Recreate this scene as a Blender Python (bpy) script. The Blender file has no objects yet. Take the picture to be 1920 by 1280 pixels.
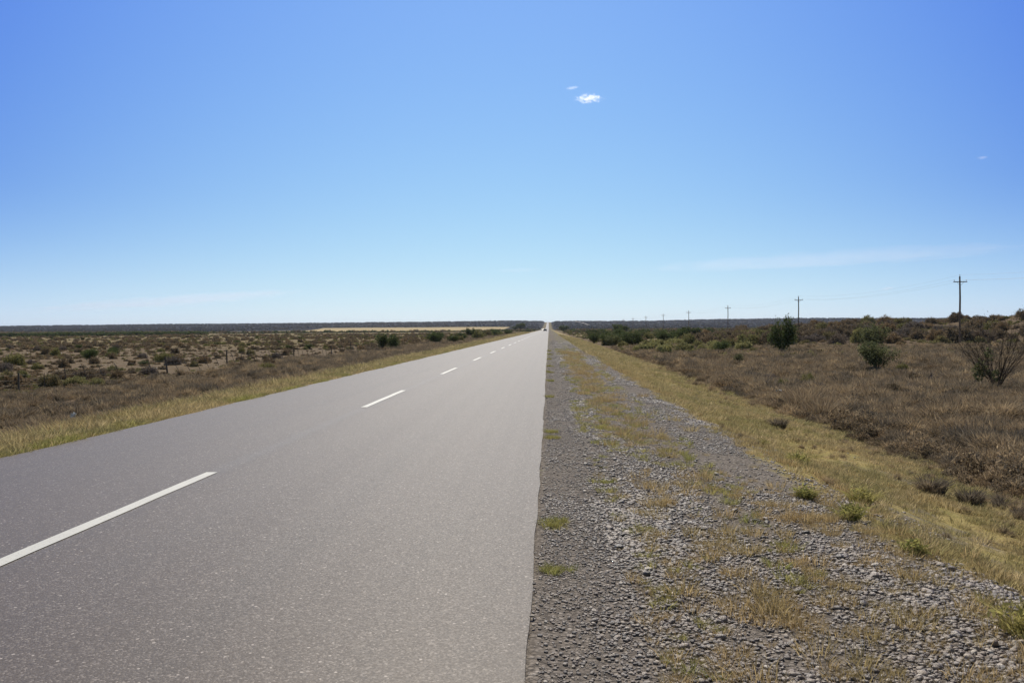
import bpy, bmesh, math, random
import numpy as np
from mathutils import Vector, Matrix, Euler

R = math.radians
S = bpy.context.scene
COL = S.collection
rng = np.random.default_rng(7)
random.seed(7)

# ------------------------------------------------------------------ camera
cam = bpy.data.cameras.new('camera'); camo = bpy.data.objects.new('camera', cam); COL.objects.link(camo)
cam.sensor_width = 36; cam.lens = 29.19; cam.clip_start = 0.1; cam.clip_end = 40000
YAW, PITCH, ROLL = 2.54, -0.894, 0.30
camo.matrix_world = (Matrix.Translation((0, 0, 1.63)) @ Matrix.Rotation(R(YAW), 4, 'Z')
                     @ Matrix.Rotation(R(90 + PITCH), 4, 'X') @ Matrix.Rotation(R(-ROLL), 4, 'Z'))
S.camera = camo

# ------------------------------------------------------------------ world and sun
SUN_AZ, SUN_EL = R(-3), R(47)
w = bpy.data.worlds.new('World'); S.world = w; w.use_nodes = True
nt = w.node_tree; nt.nodes.clear()
sky = nt.nodes.new('ShaderNodeTexSky'); sky.sky_type = 'NISHITA'; sky.sun_disc = False
sky.sun_elevation = SUN_EL; sky.sun_rotation = SUN_AZ
sky.altitude = 100; sky.air_density = 0.62; sky.dust_density = 0.1; sky.ozone_density = 4
bg = nt.nodes.new('ShaderNodeBackground'); bg.inputs['Strength'].default_value = 0.1
sep = nt.nodes.new('ShaderNodeSeparateColor'); cmb = nt.nodes.new('ShaderNodeCombineColor')
nt.links.new(sky.outputs[0], sep.inputs[0])
def wm(op, a, b=None, lo=None):
    nd = nt.nodes.new('ShaderNodeMath'); nd.operation = op
    for i_, v in enumerate((a, b)):
        if isinstance(v, bpy.types.NodeSocket): nt.links.new(v, nd.inputs[i_])
        elif v is not None: nd.inputs[i_].default_value = v
    return nd.outputs[0]
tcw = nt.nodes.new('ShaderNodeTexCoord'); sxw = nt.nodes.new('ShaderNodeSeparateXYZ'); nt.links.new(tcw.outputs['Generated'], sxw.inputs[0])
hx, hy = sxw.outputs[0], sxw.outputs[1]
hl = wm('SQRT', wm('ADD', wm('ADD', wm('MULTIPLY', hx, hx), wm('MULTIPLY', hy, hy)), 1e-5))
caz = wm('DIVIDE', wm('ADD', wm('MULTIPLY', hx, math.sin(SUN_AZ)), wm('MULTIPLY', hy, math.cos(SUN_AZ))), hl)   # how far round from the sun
elf = nt.nodes.new('ShaderNodeMapRange'); elf.interpolation_type = 'SMOOTHSTEP'; nt.links.new(sxw.outputs[2], elf.inputs[0])    # sky overhead darkened, blue most, to cut its fill light in the shadows
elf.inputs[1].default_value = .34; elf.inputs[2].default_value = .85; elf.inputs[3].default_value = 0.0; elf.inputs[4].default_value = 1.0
# the camera's gentler rendering of a bright sky: each channel rolls off as a * x / (x + b), deeper to both sides of the sun
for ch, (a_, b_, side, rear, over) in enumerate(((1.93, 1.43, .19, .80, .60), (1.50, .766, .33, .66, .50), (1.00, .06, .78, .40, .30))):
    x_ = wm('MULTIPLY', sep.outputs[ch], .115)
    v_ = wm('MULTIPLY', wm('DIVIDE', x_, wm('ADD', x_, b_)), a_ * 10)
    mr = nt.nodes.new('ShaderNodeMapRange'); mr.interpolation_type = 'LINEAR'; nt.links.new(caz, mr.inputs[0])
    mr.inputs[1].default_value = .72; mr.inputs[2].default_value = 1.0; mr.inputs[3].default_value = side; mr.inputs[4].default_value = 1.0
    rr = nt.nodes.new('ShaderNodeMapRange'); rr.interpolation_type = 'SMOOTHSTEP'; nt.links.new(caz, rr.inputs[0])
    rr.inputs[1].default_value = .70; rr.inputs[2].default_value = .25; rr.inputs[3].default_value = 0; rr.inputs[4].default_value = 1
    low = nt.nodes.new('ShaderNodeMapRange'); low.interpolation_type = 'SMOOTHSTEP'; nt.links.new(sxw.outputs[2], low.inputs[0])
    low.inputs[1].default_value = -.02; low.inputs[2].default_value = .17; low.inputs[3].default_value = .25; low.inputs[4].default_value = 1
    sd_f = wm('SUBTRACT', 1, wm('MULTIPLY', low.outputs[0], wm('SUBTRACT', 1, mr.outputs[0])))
    side_f = wm('ADD', wm('MULTIPLY', sd_f, wm('SUBTRACT', 1, rr.outputs[0])), wm('MULTIPLY', rr.outputs[0], rear))  # unseen sky behind the camera recoloured warmer to neutralise the blue fill light
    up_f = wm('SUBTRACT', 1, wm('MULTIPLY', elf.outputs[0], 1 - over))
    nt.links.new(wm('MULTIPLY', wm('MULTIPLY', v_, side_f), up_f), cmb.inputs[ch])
wo = nt.nodes.new('ShaderNodeOutputWorld')
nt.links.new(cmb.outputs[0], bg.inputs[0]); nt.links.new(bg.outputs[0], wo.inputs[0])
sl = bpy.data.lights.new('sun', 'SUN'); sl.energy = 5.0; sl.angle = R(0.53); sl.color = (1, 0.92, 0.79)
so = bpy.data.objects.new('sun', sl); COL.objects.link(so)
sd = Vector((math.sin(SUN_AZ) * math.cos(SUN_EL), math.cos(SUN_AZ) * math.cos(SUN_EL), math.sin(SUN_EL)))
so.rotation_euler = sd.to_track_quat('Z', 'Y').to_euler()
S.view_settings.view_transform = 'Standard'; S.view_settings.look = 'None'
S.view_settings.exposure = 0.0; S.view_settings.gamma = 1
try: S.cycles.volume_bounces = 2
except Exception: pass

# ------------------------------------------------------------------ numpy helpers
def sstep(v, a, b):
    t = np.clip((np.asarray(v, float) - a) / (b - a), 0, 1); return t * t * (3 - 2 * t)
_perm = np.random.default_rng(3).random((256, 256))
def vnoise(x, y):
    x = np.asarray(x, float); y = np.asarray(y, float)
    xi = np.floor(x).astype(int); yi = np.floor(y).astype(int)
    fx = x - xi; fy = y - yi; fx = fx * fx * (3 - 2 * fx); fy = fy * fy * (3 - 2 * fy)
    g = lambda a, b: _perm[a & 255, b & 255]
    return ((g(xi, yi) * (1 - fx) + g(xi + 1, yi) * fx) * (1 - fy) + (g(xi, yi + 1) * (1 - fx) + g(xi + 1, yi + 1) * fx) * fy)
def fbm(x, y, o=4):
    a, s, t = 0.5, 0.0, 0.0
    for k in range(o):
        s = s + a * vnoise(x * 2 ** k + 17.3 * k, y * 2 ** k + 5.7 * k); t += a; a *= 0.5
    return s / t

def roadz(y):
    y = np.asarray(y, float)
    return 29.2 * sstep(y, 1450, 3750) - 6 * sstep(y, 3900, 5200)
RX = [-6500, -2445, -1685, -924, -500, -188, -30, -14, 14, 30, 406, 727, 1166, 1594, 2021, 6500]
RH = [24, 23, 28.5, 30.5, 33, 35.5, 33.5, 29, 29, 32.5, 31, 37, 39.0, 36, 38.5, 36]
def HT(x, y):
    x = np.asarray(x, float); y = np.asarray(y, float)
    cs = np.interp(x, [-18, -13, -9.7, -7.45, -7.1, -6.9, -0.25, -0.08, 0.3, 2.5, 3.0, 4.5, 7.5, 12],
                   [-1.25, -1.15, -0.4, -0.09, -0.04, -0.03, -0.03, -0.018, -0.05, -0.10, -0.17, -0.66, -1.2, -1.27])
    off = np.where(x > 0, sstep(x, 5, 16), sstep(-x, 11, 26))
    k_ = np.maximum(sstep(x, 1.6, 3.4), sstep(-x, 7.2, 8.4))
    near = (fbm(x / 1.7, y / 1.7, 3) - 0.5) * 0.10 * k_ + (fbm(x / .9, y / .9, 3) - .5) * .03 * (1 - k_) * np.maximum(sstep(x, -.1, .2), sstep(-x, 7.0, 7.3))
    plain = (fbm(x / 22, y / 22) - 0.5) * 0.7 * off
    u = x / np.maximum(y, 1)
    um = sstep(u, 0.10, 0.38)
    rid = fbm(x / 14 + 3, y / 20, 4)
    dune = sstep(y + 55 * (u - .3), 120, 215) * (1 - sstep(y, 330, 520)) * um * (0.9 + 2.0 * um) * (0.35 + 1.35 * rid)
    dune = dune + 2.3 * sstep(u, 0.5, 0.58) * sstep(y, 112, 150) * (1 - sstep(y, 300, 400)) * (.6 + .6 * rid)
    r = sstep(y, 1450, 3750)
    top = np.interp(x, RX, RH) - 6 * sstep(y, 3900, 5200)
    hill = r * top + r * (fbm(x / 260, y / 260) - 0.5) * 5 * sstep(np.abs(x), 15, 120)
    cs = cs * 1.0
    return cs + near + plain + dune + hill

def grid_mesh(name, xs, ys, zf, mat):
    X, Y = np.meshgrid(xs, ys)
    Z = zf(X, Y)
    nx, ny = len(xs), len(ys)
    v = np.stack([X, Y, Z], -1).reshape(-1, 3)
    i = np.arange(nx * ny).reshape(ny, nx)
    f = np.stack([i[:-1, :-1], i[:-1, 1:], i[1:, 1:], i[1:, :-1]], -1).reshape(-1, 4)
    return mesh_np(name, v, f, mat, smooth=True)
def mesh_np(name, v, f, mat=None, smooth=False, link=True, parent=None, mats=None, midx=None):
    me = bpy.data.meshes.new(name)
    v = np.asarray(v, np.float32); f = np.asarray(f, np.int32); k = f.shape[1]
    me.vertices.add(len(v)); me.vertices.foreach_set('co', v.ravel())
    me.loops.add(f.size); me.loops.foreach_set('vertex_index', f.ravel())
    me.polygons.add(len(f)); me.polygons.foreach_set('loop_start', np.arange(len(f), dtype=np.int32) * k)
    me.polygons.foreach_set('loop_total', np.full(len(f), k, np.int32))
    if mats:
        for m in mats: me.materials.append(m)
        me.polygons.foreach_set('material_index', np.asarray(midx, np.int32))
    elif mat: me.materials.append(mat)
    me.polygons.foreach_set('use_smooth', np.full(len(f), smooth, bool))
    me.update(calc_edges=True); me.validate()
    o = bpy.data.objects.new(name, me)
    if link: COL.objects.link(o)
    if parent: o.parent = parent
    return o
def tag(o, label=None, cat=None, group=None, kind=None):
    if label: o['label'] = label
    if cat: o['category'] = cat
    if group: o['group'] = group
    if kind: o['kind'] = kind
    return o
def empty(name, loc, rz=0, sc=1):
    o = bpy.data.objects.new(name, None); COL.objects.link(o); o.location = loc; o.rotation_euler = (0, 0, rz); o.scale = (sc,) * 3
    o.empty_display_size = .2
    return o
def copy_tree(o, parent=None):
    c = o.copy(); COL.objects.link(c); c.parent = parent
    for ch in list(o.children): copy_tree(ch, c)
    return c

# ------------------------------------------------------------------ node helpers
class NT:
    def __init__(s, name):
        s.m = bpy.data.materials.new(name); s.m.use_nodes = True; s.t = s.m.node_tree; s.t.nodes.clear()
        s.out = s.t.nodes.new('ShaderNodeOutputMaterial')
    def n(s, typ, **kw):
        nd = s.t.nodes.new('ShaderNode' + typ)
        for k, v in kw.items(): setattr(nd, k, v)
        return nd
    def set(s, sock, v):
        if isinstance(v, bpy.types.NodeSocket): s.t.links.new(v, sock)
        elif v is not None:
            if sock.type == 'RGBA' and len(v) == 3: v = (*v, 1)
            sock.default_value = v
    def math(s, op, a, b=None, c=None, clamp=False):
        nd = s.n('Math', operation=op); nd.use_clamp = clamp
        s.set(nd.inputs[0], a)
        if b is not None: s.set(nd.inputs[1], b)
        if c is not None: s.set(nd.inputs[2], c)
        return nd.outputs[0]
    def ss(s, v, a, b, lo=0.0, hi=1.0):
        nd = s.n('MapRange', interpolation_type='SMOOTHSTEP'); s.set(nd.inputs[0], v)
        nd.inputs[1].default_value = a; nd.inputs[2].default_value = b; nd.inputs[3].default_value = lo; nd.inputs[4].default_value = hi
        return nd.outputs[0]
    def mix(s, f, a, b, mode='MIX'):
        nd = s.n('Mix', data_type='RGBA', blend_type=mode); s.set(nd.inputs[0], f); s.set(nd.inputs[6], a); s.set(nd.inputs[7], b); return nd.outputs[2]
    def noise(s, vec, scale, det=4, rough=.55):
        nd = s.n('TexNoise'); s.set(nd.inputs['Vector'], vec); nd.inputs['Scale'].default_value = scale
        nd.inputs['Detail'].default_value = det; nd.inputs['Roughness'].default_value = rough; return nd.outputs[0]
    def vor(s, vec, scale, feat='F1'):
        nd = s.n('TexVoronoi', feature=feat); s.set(nd.inputs['Vector'], vec); nd.inputs['Scale'].default_value = scale; return nd
    def mapv(s, vec, scale):
        nd = s.n('Mapping'); s.set(nd.inputs[0], vec); nd.inputs['Scale'].default_value = scale; return nd.outputs[0]
    def bump(s, h, strength=.5, dist=.02, normal=None):
        nd = s.n('Bump'); nd.inputs['Strength'].default_value = strength; nd.inputs['Distance'].default_value = dist
        s.set(nd.inputs['Height'], h)
        if normal: s.set(nd.inputs['Normal'], normal)
        return nd.outputs[0]
    def pbr(s, col, rough=.8, spec=.3, normal=None, metal=0):
        nd = s.n('BsdfPrincipled'); s.set(nd.inputs['Base Color'], col); s.set(nd.inputs['Roughness'], rough)
        s.set(nd.inputs['Specular IOR Level'], spec); nd.inputs['Metallic'].default_value = metal
        if normal: s.set(nd.inputs['Normal'], normal)
        s.t.links.new(nd.outputs[0], s.out.inputs[0]); return nd

def simple(name, col, rough=.7, var=.25, scale=8, spec=.3, metal=0):
    n = NT(name); co = n.n('TexCoord').outputs['Object']
    ns = n.noise(co, scale)
    c = n.mix(ns, tuple(x * (1 - var) for x in col), tuple(min(1, x * (1 + var)) for x in col))
    n.pbr(c, rough, spec, metal=metal); return n.m

def leafmat(name, a, b, c, trans=.35, posscale=2.5, rough=.6):
    """foliage: a diffuse and translucent sheet; the colour runs from a to b over the plant and c in single plants"""
    n = NT(name)
    geo = n.n('NewGeometry').outputs['Position']; oi = n.n('ObjectInfo').outputs['Random']
    ri = n.n('NewGeometry').outputs['Random Per Island']
    t = n.ss(n.noise(geo, posscale, 3), .40, .60)
    col = n.mix(t, a, b)
    col = n.mix(n.math('MULTIPLY', n.ss(oi, .55, 1.0), .85), col, c)
    v = n.math('ADD', n.math('MULTIPLY', ri, 1.0), .50)
    hs = n.n('HueSaturation'); n.set(hs.inputs['Value'], v); n.set(hs.inputs['Color'], col); col = hs.outputs[0]
    d = n.n('BsdfDiffuse'); n.set(d.inputs[0], col)
    tr = n.n('BsdfTranslucent'); n.set(tr.inputs[0], col)
    mx = n.n('MixShader'); mx.inputs[0].default_value = trans
    n.t.links.new(d.outputs[0], mx.inputs[1]); n.t.links.new(tr.outputs[0], mx.inputs[2])
    n.t.links.new(mx.outputs[0], n.out.inputs[0]); return n.m

# ------------------------------------------------------------------ asphalt
def asphalt():
    n = NT('asphalt'); p = n.n('NewGeometry').outputs['Position']
    big = n.noise(p, .35, 4); mid = n.noise(p, 6, 3)
    col = n.mix(big, (.060, .045, .032), (.074, .057, .042))
    col = n.mix(n.math('MULTIPLY', mid, .35), col, (.036, .031, .026))
    lane = n.noise(n.mapv(p, (1.3, .02, 1)), 1.0, 3)
    col = n.mix(n.ss(lane, .45, .75, 0, .35), col, (.038, .033, .028))
    sx = n.n('SeparateXYZ'); n.set(sx.inputs[0], p)
    wob = n.math('MULTIPLY', n.math('SUBTRACT', n.noise(n.mapv(p, (0, .5, 0)), 1, 2), .5), .12)
    dx = n.math('ABSOLUTE', n.math('ADD', n.math('ADD', sx.outputs[0], 3.68), wob))
    col = n.mix(n.ss(dx, .03, .16, .45, 0), col, (.085, .08, .078))
    v1 = n.vor(p, 95); chip = n.ss(v1.outputs['Color'], .0, 1.0)
    cs = n.n('SeparateColor'); n.set(cs.inputs[0], v1.outputs['Color'])
    col = n.mix(n.ss(cs.outputs[0], .80, .97, 0, .75), col, (.24, .21, .18))
    col = n.mix(n.ss(cs.outputs[1], .80, .98, 0, .65), col, (.04, .035, .033))
    v2 = n.vor(p, 38); c2 = n.n('SeparateColor'); n.set(c2.inputs[0], v2.outputs['Color'])
    pick = n.math('MULTIPLY', n.ss(c2.outputs[0], .965, .975), n.ss(v2.outputs['Distance'], .25, .38, 1, 0))
    col = n.mix(pick, col, (.36, .32, .28))
    h = n.math('ADD', n.math('MULTIPLY', v1.outputs['Distance'], -1), n.noise(p, 60, 2))
    nb = n.bump(h, .35, .006)
    pb = n.pbr(col, n.ss(cs.outputs[2], 0, 1, .66, .82), 0.38, nb); pb.inputs['IOR'].default_value = 1.6; pb.inputs['Coat Weight'].default_value = .32; pb.inputs['Coat Roughness'].default_value = .40; pb.inputs['Specular Tint'].default_value = (1, .87, .72, 1)
    return n.m

def groundmat():
    n = NT('ground'); p = n.n('NewGeometry').outputs['Position']
    sx = n.n('SeparateXYZ'); n.set(sx.inputs[0], p); X, Y = sx.outputs[0], sx.outputs[1]
    def add(a, b): return n.math('ADD', a, b)
    def mul(a, b): return n.math('MULTIPLY', a, b)
    n03 = n.noise(p, .30, 4); n1 = n.noise(p, 1.1, 4); n4 = n.noise(p, 5, 4); n20 = n.noise(p, 22, 4, .65); n005 = n.noise(p, .045, 4)
    Xw = add(add(X, mul(n.math('SUBTRACT', n1, .5), 1.1)), mul(n.math('SUBTRACT', n4, .5), .5))
    Xb = add(add(X, mul(n.math('SUBTRACT', n03, .5), 5.0)), mul(n.math('SUBTRACT', n1, .5), 1.5))
    # gravel
    v = n.vor(p, 34); vc = n.n('SeparateColor'); n.set(vc.inputs[0], v.outputs['Color'])
    g = n.mix(vc.outputs[0], (.14, .122, .104), (.30, .265, .23)); g = n.mix(n.ss(vc.outputs[1], .8, 1, 0, .8), g, (.42, .38, .34))
    g = n.mix(n.ss(v.outputs['Distance'], .35, .65, 0, .6), g, (.07, .062, .055))
    g = n.mix(n.ss(n4, .35, .7, 0, .45), g, (.20, .175, .15))
    # olive verge grass soil
    gr = n.mix(n.ss(n1, .35, .65), (.38, .30, .125), (.26, .23, .085))
    gr = n.mix(n.ss(n4, .45, .72, 0, .6), gr, (.42, .32, .17)); gr = n.mix(n.ss(n20, .5, .7, 0, .7), gr, (.17, .145, .075))
    gr = n.mix(n.ss(n.noise(n.mapv(p, (1, .35, 1)), .9, 5), .52, .62, 0, .85), gr, g)
    # brown scrub soil
    br = n.mix(n.ss(n4, .3, .7), (.12, .088, .06), (.20, .15, .10)); br = n.mix(n.ss(n20, .48, .7, 0, .7), br, (.06, .045, .032))
    # pale sand
    sa = n.mix(n.ss(n1, .3, .7), (.225, .175, .125), (.17, .13, .09)); sa = n.mix(n.ss(n4, .40, .60, 0, .75), sa, (.12, .095, .055))
    # green meadow
    me = n.mix(n.ss(n1, .3, .7), (.18, .15, .075), (.26, .21, .125)); me = n.mix(n.ss(n03, .42, .62, 0, .8), me, (.19, .14, .09))
    me = n.mix(n.ss(n4, .45, .7, 0, .6), me, (.09, .085, .04))
    hillc = n.mix(n.ss(n005, .35, .65), (.022, .020, .020), (.017, .016, .017))
    hillc = n.mix(n.ss(n.noise(p, .012, 3), .5, .7, 0, .6), hillc, (.028, .023, .022))
    # shoulder: gravel with grass that takes over with distance in strips
    strip = n.noise(n.mapv(p, (1, .12, 1)), 1.6, 5, .6)
    thr = n.ss(Y, 8, 60, .0, .13)
    patch = n.ss(add(add(add(strip, thr), mul(n.math('SUBTRACT', n1, .5), .25)), mul(n.math('SUBTRACT', n4, .5), .35)), .62, .72)
    inner = n.ss(n.math('ABSOLUTE', n.math('SUBTRACT', Xw, .65)), .35, .65)
    patch = mul(patch, add(mul(inner, .8), .2))
    sg = n.mix(n.ss(n1, .4, .6), (.24, .21, .075), (.19, .20, .07))
    sh = n.mix(mul(patch, .65), g, sg)
    # lay out across the road
    col = n.mix(n.ss(Xw, 2.65, 3.05), sh, gr)
    col = n.mix(n.ss(Xb, 6.6, 8.2), col, br)
    # worn wheel track at the foot of the bank, further away
    tr = mul(n.ss(n.math('ABSOLUTE', n.math('SUBTRACT', Xw, 5.6)), .25, .8, 1, 0), n.ss(Y, 70, 110, 0, .8))
    col = n.mix(tr, col, (.36, .29, .22))
    far_r = mul(n.ss(add(Y, mul(n.math('SUBTRACT', n005, .5), 90)), 62, 88), n.ss(Xb, 8, 12))
    col = n.mix(far_r, col, me)
    dn = mul(n.ss(n.math('DIVIDE', X, n.math('MAXIMUM', Y, 1.0)), .12, .22), n.ss(Y, 100, 130))
    col = n.mix(dn, col, n.mix(n.ss(n1, .35, .65), (.17, .125, .08), (.09, .07, .05)))
    # left
    lft = n.mix(n.ss(Xw, -8.8, -9.4), gr, br)
    lft = n.mix(n.ss(Xb, -22, -25), lft, n.mix(n.ss(n03, .52, .66), sa, br))
    far_l = mul(n.ss(add(Y, mul(n.math('SUBTRACT', n005, .5), 120)), 120, 180), n.ss(Xb, -11, -16))
    lft = n.mix(far_l, lft, me)
    col = n.mix(n.ss(X, -3, -4, 0, 1), col, lft)
    col = n.mix(n.ss(Y, 900, 1700, 0, 1), col, n.mix(n.ss(n.math('ABSOLUTE', add(X, 3.5)), 8, 15), (.2, .165, .09), hillc))
    hh = add(mul(v.outputs['Distance'], -.5), mul(n4, .8))
    n.pbr(col, .95, .02, n.bump(add(hh, n20), .8, .03))
    return n.m

M_road = asphalt(); M_ground = groundmat()

# ------------------------------------------------------------------ terrain, road, markings
def seq(*parts): 
    a = [np.arange(s, e, d) for s, e, d in parts]; return np.concatenate(a)
xs = np.concatenate([-np.geomspace(6600, 320, 48), seq((-300, -80, 5), (-80, -24, 1.2), (-24, -10, .4), (-10, -6.99, .12)),
                     [-6.98, -6.9, -5, -3.5, -2, -.12, -.08], seq((0, 3, .1), (3, 12, .25), (12, 60, .8), (60, 200, 2.5)), np.geomspace(200, 6600, 60)])
ys = np.concatenate([seq((-40, 0, 2), (0, 22, .14), (22, 60, .45), (60, 200, 1.6), (200, 600, 6), (600, 1500, 20), (1500, 4200, 22)), np.geomspace(4200, 9500, 24)])
ground = grid_mesh('ground', xs, ys, HT, M_ground); tag(ground, 'dry gravelly roadside earth running to the low hills', kind='structure')

def road_mesh():
    cols = [-7.03, -7.035, -6.0, -4.8, -3.5, -2.2, -1.0, -0.105, -0.10]
    yy = ys; n = len(yy); k = len(cols)
    ew = (fbm(yy / .8, yy * 0 + 3) - .5) * .035 + (fbm(yy / 9, yy * 0 + 9) - .5) * .06
    el = (fbm(yy / .8, yy * 0 + 31) - .5) * .12
    V = np.zeros((n, k, 3))
    for j, c in enumerate(cols):
        V[:, j, 1] = yy
        V[:, j, 0] = c + (ew if j >= 7 else (el if j <= 1 else 0))
        crown = .07 * (1 - ((c + 3.56) / 3.47) ** 2)
        V[:, j, 2] = roadz(yy) + (crown if 1 <= j <= 7 else -.075)
    i = np.arange(n * k).reshape(n, k)
    f = np.stack([i[:-1, :-1], i[:-1, 1:], i[1:, 1:], i[1:, :-1]], -1).reshape(-1, 4)
    return mesh_np('road', V.reshape(-1, 3), f, M_road, smooth=False)
road = road_mesh(); tag(road, 'straight grey asphalt road running to the horizon', kind='structure')

def paint():
    n = NT('road_paint'); p = n.n('NewGeometry').outputs['Position']
    c = n.mix(n.ss(n.noise(p, 45, 4, .75), .52, .68, 0, .75), (.62, .62, .55), (.22, .21, .19))
    c = n.mix(n.noise(p, 3, 2), c, (.50, .49, .44))
    n.pbr(c, .55, .4, n.bump(n.noise(p, 150, 2), .3, .004)); return n.m
M_paint = paint()
y1 = 1557 * 1.56 / (883 - 617.5) * .976
seg = np.linspace(0, 4.55, 8)
dv = []
for j, s_ in enumerate(seg):
    for q in (-.062, .062): dv.append((q + (0.004 * math.sin(j * 2.1 + q * 9)), s_ - 4.55, 0))
df = [(2 * j, 2 * j + 1, 2 * j + 3, 2 * j + 2) for j in range(7)]
dash0 = mesh_np('lane_marking', dv, df, M_paint)
tag(dash0, 'white broken centre line dash painted on the asphalt', kind='structure', group='centre line dashes')
for k in range(-1, 62):
    o = dash0 if k == -1 else dash0.copy()
    if k != -1: COL.objects.link(o)
    o.location = (-3.70, y1 + 12.05 * k, .0745)

# straw field far to the left
def fieldmat():
    n = NT('straw'); p = n.n('NewGeometry').outputs['Position']
    c = n.mix(n.noise(n.mapv(p, (.02, .2, 1)), .3, 4), (.33, .25, .11), (.41, .32, .155)); n.pbr(c, .9, .1, n.bump(n.noise(p, 2, 3), .5, .3)); return n.m
FU = np.linspace(0, 1, 60)
fr = []
ny_ = 24
for j in range(ny_ + 1):
    t = j / ny_
    yv = 800 + t * 1250
    xl = np.interp(t, [0, .12, .5, 1], [-310, -350, -430, -560]); xr = np.interp(t, [0, .1, 1], [-150, -80, -95])
    for u_ in FU:
        xx = xl + (xr - xl) * u_; fr.append((xx, yv + 8 * math.sin(xx / 37), 0))
fr = np.array(fr); fr[:, 2] = HT(fr[:, 0], fr[:, 1]) + .95 + (fbm(fr[:, 0] / 6, fr[:, 1] / 6) - .5) * .3
i = np.arange(len(fr)).reshape(ny_ + 1, len(FU))
ff = np.stack([i[:-1, :-1], i[:-1, 1:], i[1:, 1:], i[1:, :-1]], -1).reshape(-1, 4)
tag(mesh_np('straw_field', fr, ff, fieldmat(), smooth=True), 'pale golden straw field in a thin band below the far left hills', 'field', kind='structure')

# pale dirt track on the far hill, right of the road
tp = [(92, 2300), (96, 2500), (88, 2750), (84, 3000), (88, 3300), (96, 3600)]
tv = []
for k in range(40):
    t = k / 39 * (len(tp) - 1); a = min(int(t), len(tp) - 2); f_ = t - a
    cx = tp[a][0] * (1 - f_) + tp[a + 1][0] * f_; cy = tp[a][1] * (1 - f_) + tp[a + 1][1] * f_
    cx = np.interp(cy, [2300, 2600, 3000, 3700], [111, 108, 103, 106]) 
    for q in (-3.2, 3.2): tv.append((cx + q, cy, float(HT(cx + q, cy)) + 2.2))
M_dirt = simple('pale_dirt', (.25, .22, .19), .95, .15, .2)
tag(mesh_np('dirt_track', tv, [(2 * j, 2 * j + 1, 2 * j + 3, 2 * j + 2) for j in range(39)], M_dirt), 'pale dirt track climbing the far hill right of the road', kind='structure')

# ------------------------------------------------------------------ plants
def blades(n, rad, h, wid, lean, seed, curve=.5, bunch=1.0):
    r = np.random.default_rng(seed)
    a = r.random(n) * 6.283; rr = rad * np.sqrt(r.random(n)) * bunch
    bx, by = rr * np.cos(a), rr * np.sin(a)
    da = a + r.normal(0, .7, n); L = lean * (0.3 + r.random(n)) * (.4 + rr / max(rad, 1e-6))
    hh = h * (.45 + .65 * r.random(n))
    dx, dy = np.cos(da) * L, np.sin(da) * L
    ww = wid * (.6 + .8 * r.random(n)); pa = r.random(n) * 6.283; px, py = np.cos(pa) * ww / 2, np.sin(pa) * ww / 2
    mx, my, mz = bx + dx * hh * .35, by + dy * hh * .35, hh * .55
    tx, ty, tz = bx + dx * hh * (.8 + curve), by + dy * hh * (.8 + curve), hh * (1 - .25 * curve * L)
    z0 = np.full(n, -.01)
    V = np.stack([np.stack([bx - px, by - py, z0], -1), np.stack([bx + px, by + py, z0], -1),
                  np.stack([mx + px * .8, my + py * .8, mz], -1), np.stack([mx - px * .8, my - py * .8, mz], -1),
                  np.stack([tx, ty, tz], -1)], 1).reshape(-1, 3)
    b = np.arange(n) * 5
    F = np.concatenate([np.stack([b, b + 1, b + 2], -1), np.stack([b, b + 2, b + 3], -1), np.stack([b + 3, b + 2, b + 4], -1)])
    return V, F

def mound(n, rad, h, wid, seed):
    # blades springing from one crown in all directions, forming a rounded dry tussock
    r = np.random.default_rng(seed); a = r.random(n) * 6.283; el = np.arcsin(.12 + .88 * r.random(n)); L = .65 + .45 * r.random(n)
    b0 = r.normal(0, .14 * rad, (n, 2)); ux, uy, uz = np.cos(a) * np.cos(el), np.sin(a) * np.cos(el), np.sin(el)
    p1 = np.stack([b0[:, 0] + ux * rad * L * .5, b0[:, 1] + uy * rad * L * .5, uz * h * L * .62], -1)
    p2 = np.stack([b0[:, 0] + ux * rad * L, b0[:, 1] + uy * rad * L, uz * h * L], -1) + r.normal(0, .05, (n, 3)) * rad; p2[:, 2] = np.maximum(p2[:, 2], .02)
    b = np.concatenate([b0, np.full((n, 1), -.02)], 1); pa = r.random(n) * 6.283; q = np.stack([np.cos(pa), np.sin(pa), np.zeros(n)], -1) * (wid * (.5 + r.random((n, 1)))) / 2
    V = np.stack([b - q, b + q, p1 + q, p1 - q, p2], 1).reshape(-1, 3); k = np.arange(n) * 5
    return V, np.concatenate([np.stack([k, k + 1, k + 2], -1), np.stack([k, k + 2, k + 3], -1), np.stack([k + 3, k + 2, k + 4], -1)])

def tube_np(pts, rads, k=5):
    V, F = [], []
    pts = [Vector(p) for p in pts]
    for i_, p in enumerate(pts):
        d = (pts[min(i_ + 1, len(pts) - 1)] - pts[max(i_ - 1, 0)]).normalized()
        up = Vector((0, 0, 1)) if abs(d.z) < .9 else Vector((1, 0, 0))
        a = d.cross(up).normalized(); b = d.cross(a)
        for j in range(k):
            t = 6.2832 * j / k; V.append(p + (a * math.cos(t) + b * math.sin(t)) * rads[i_])
    for i_ in range(len(pts) - 1):
        for j in range(k):
            q = i_ * k; F.append((q + j, q + (j + 1) % k, q + k + (j + 1) % k)); F.append((q + j, q + k + (j + 1) % k, q + k + j))
    return [tuple(v) for v in V], F

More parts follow.
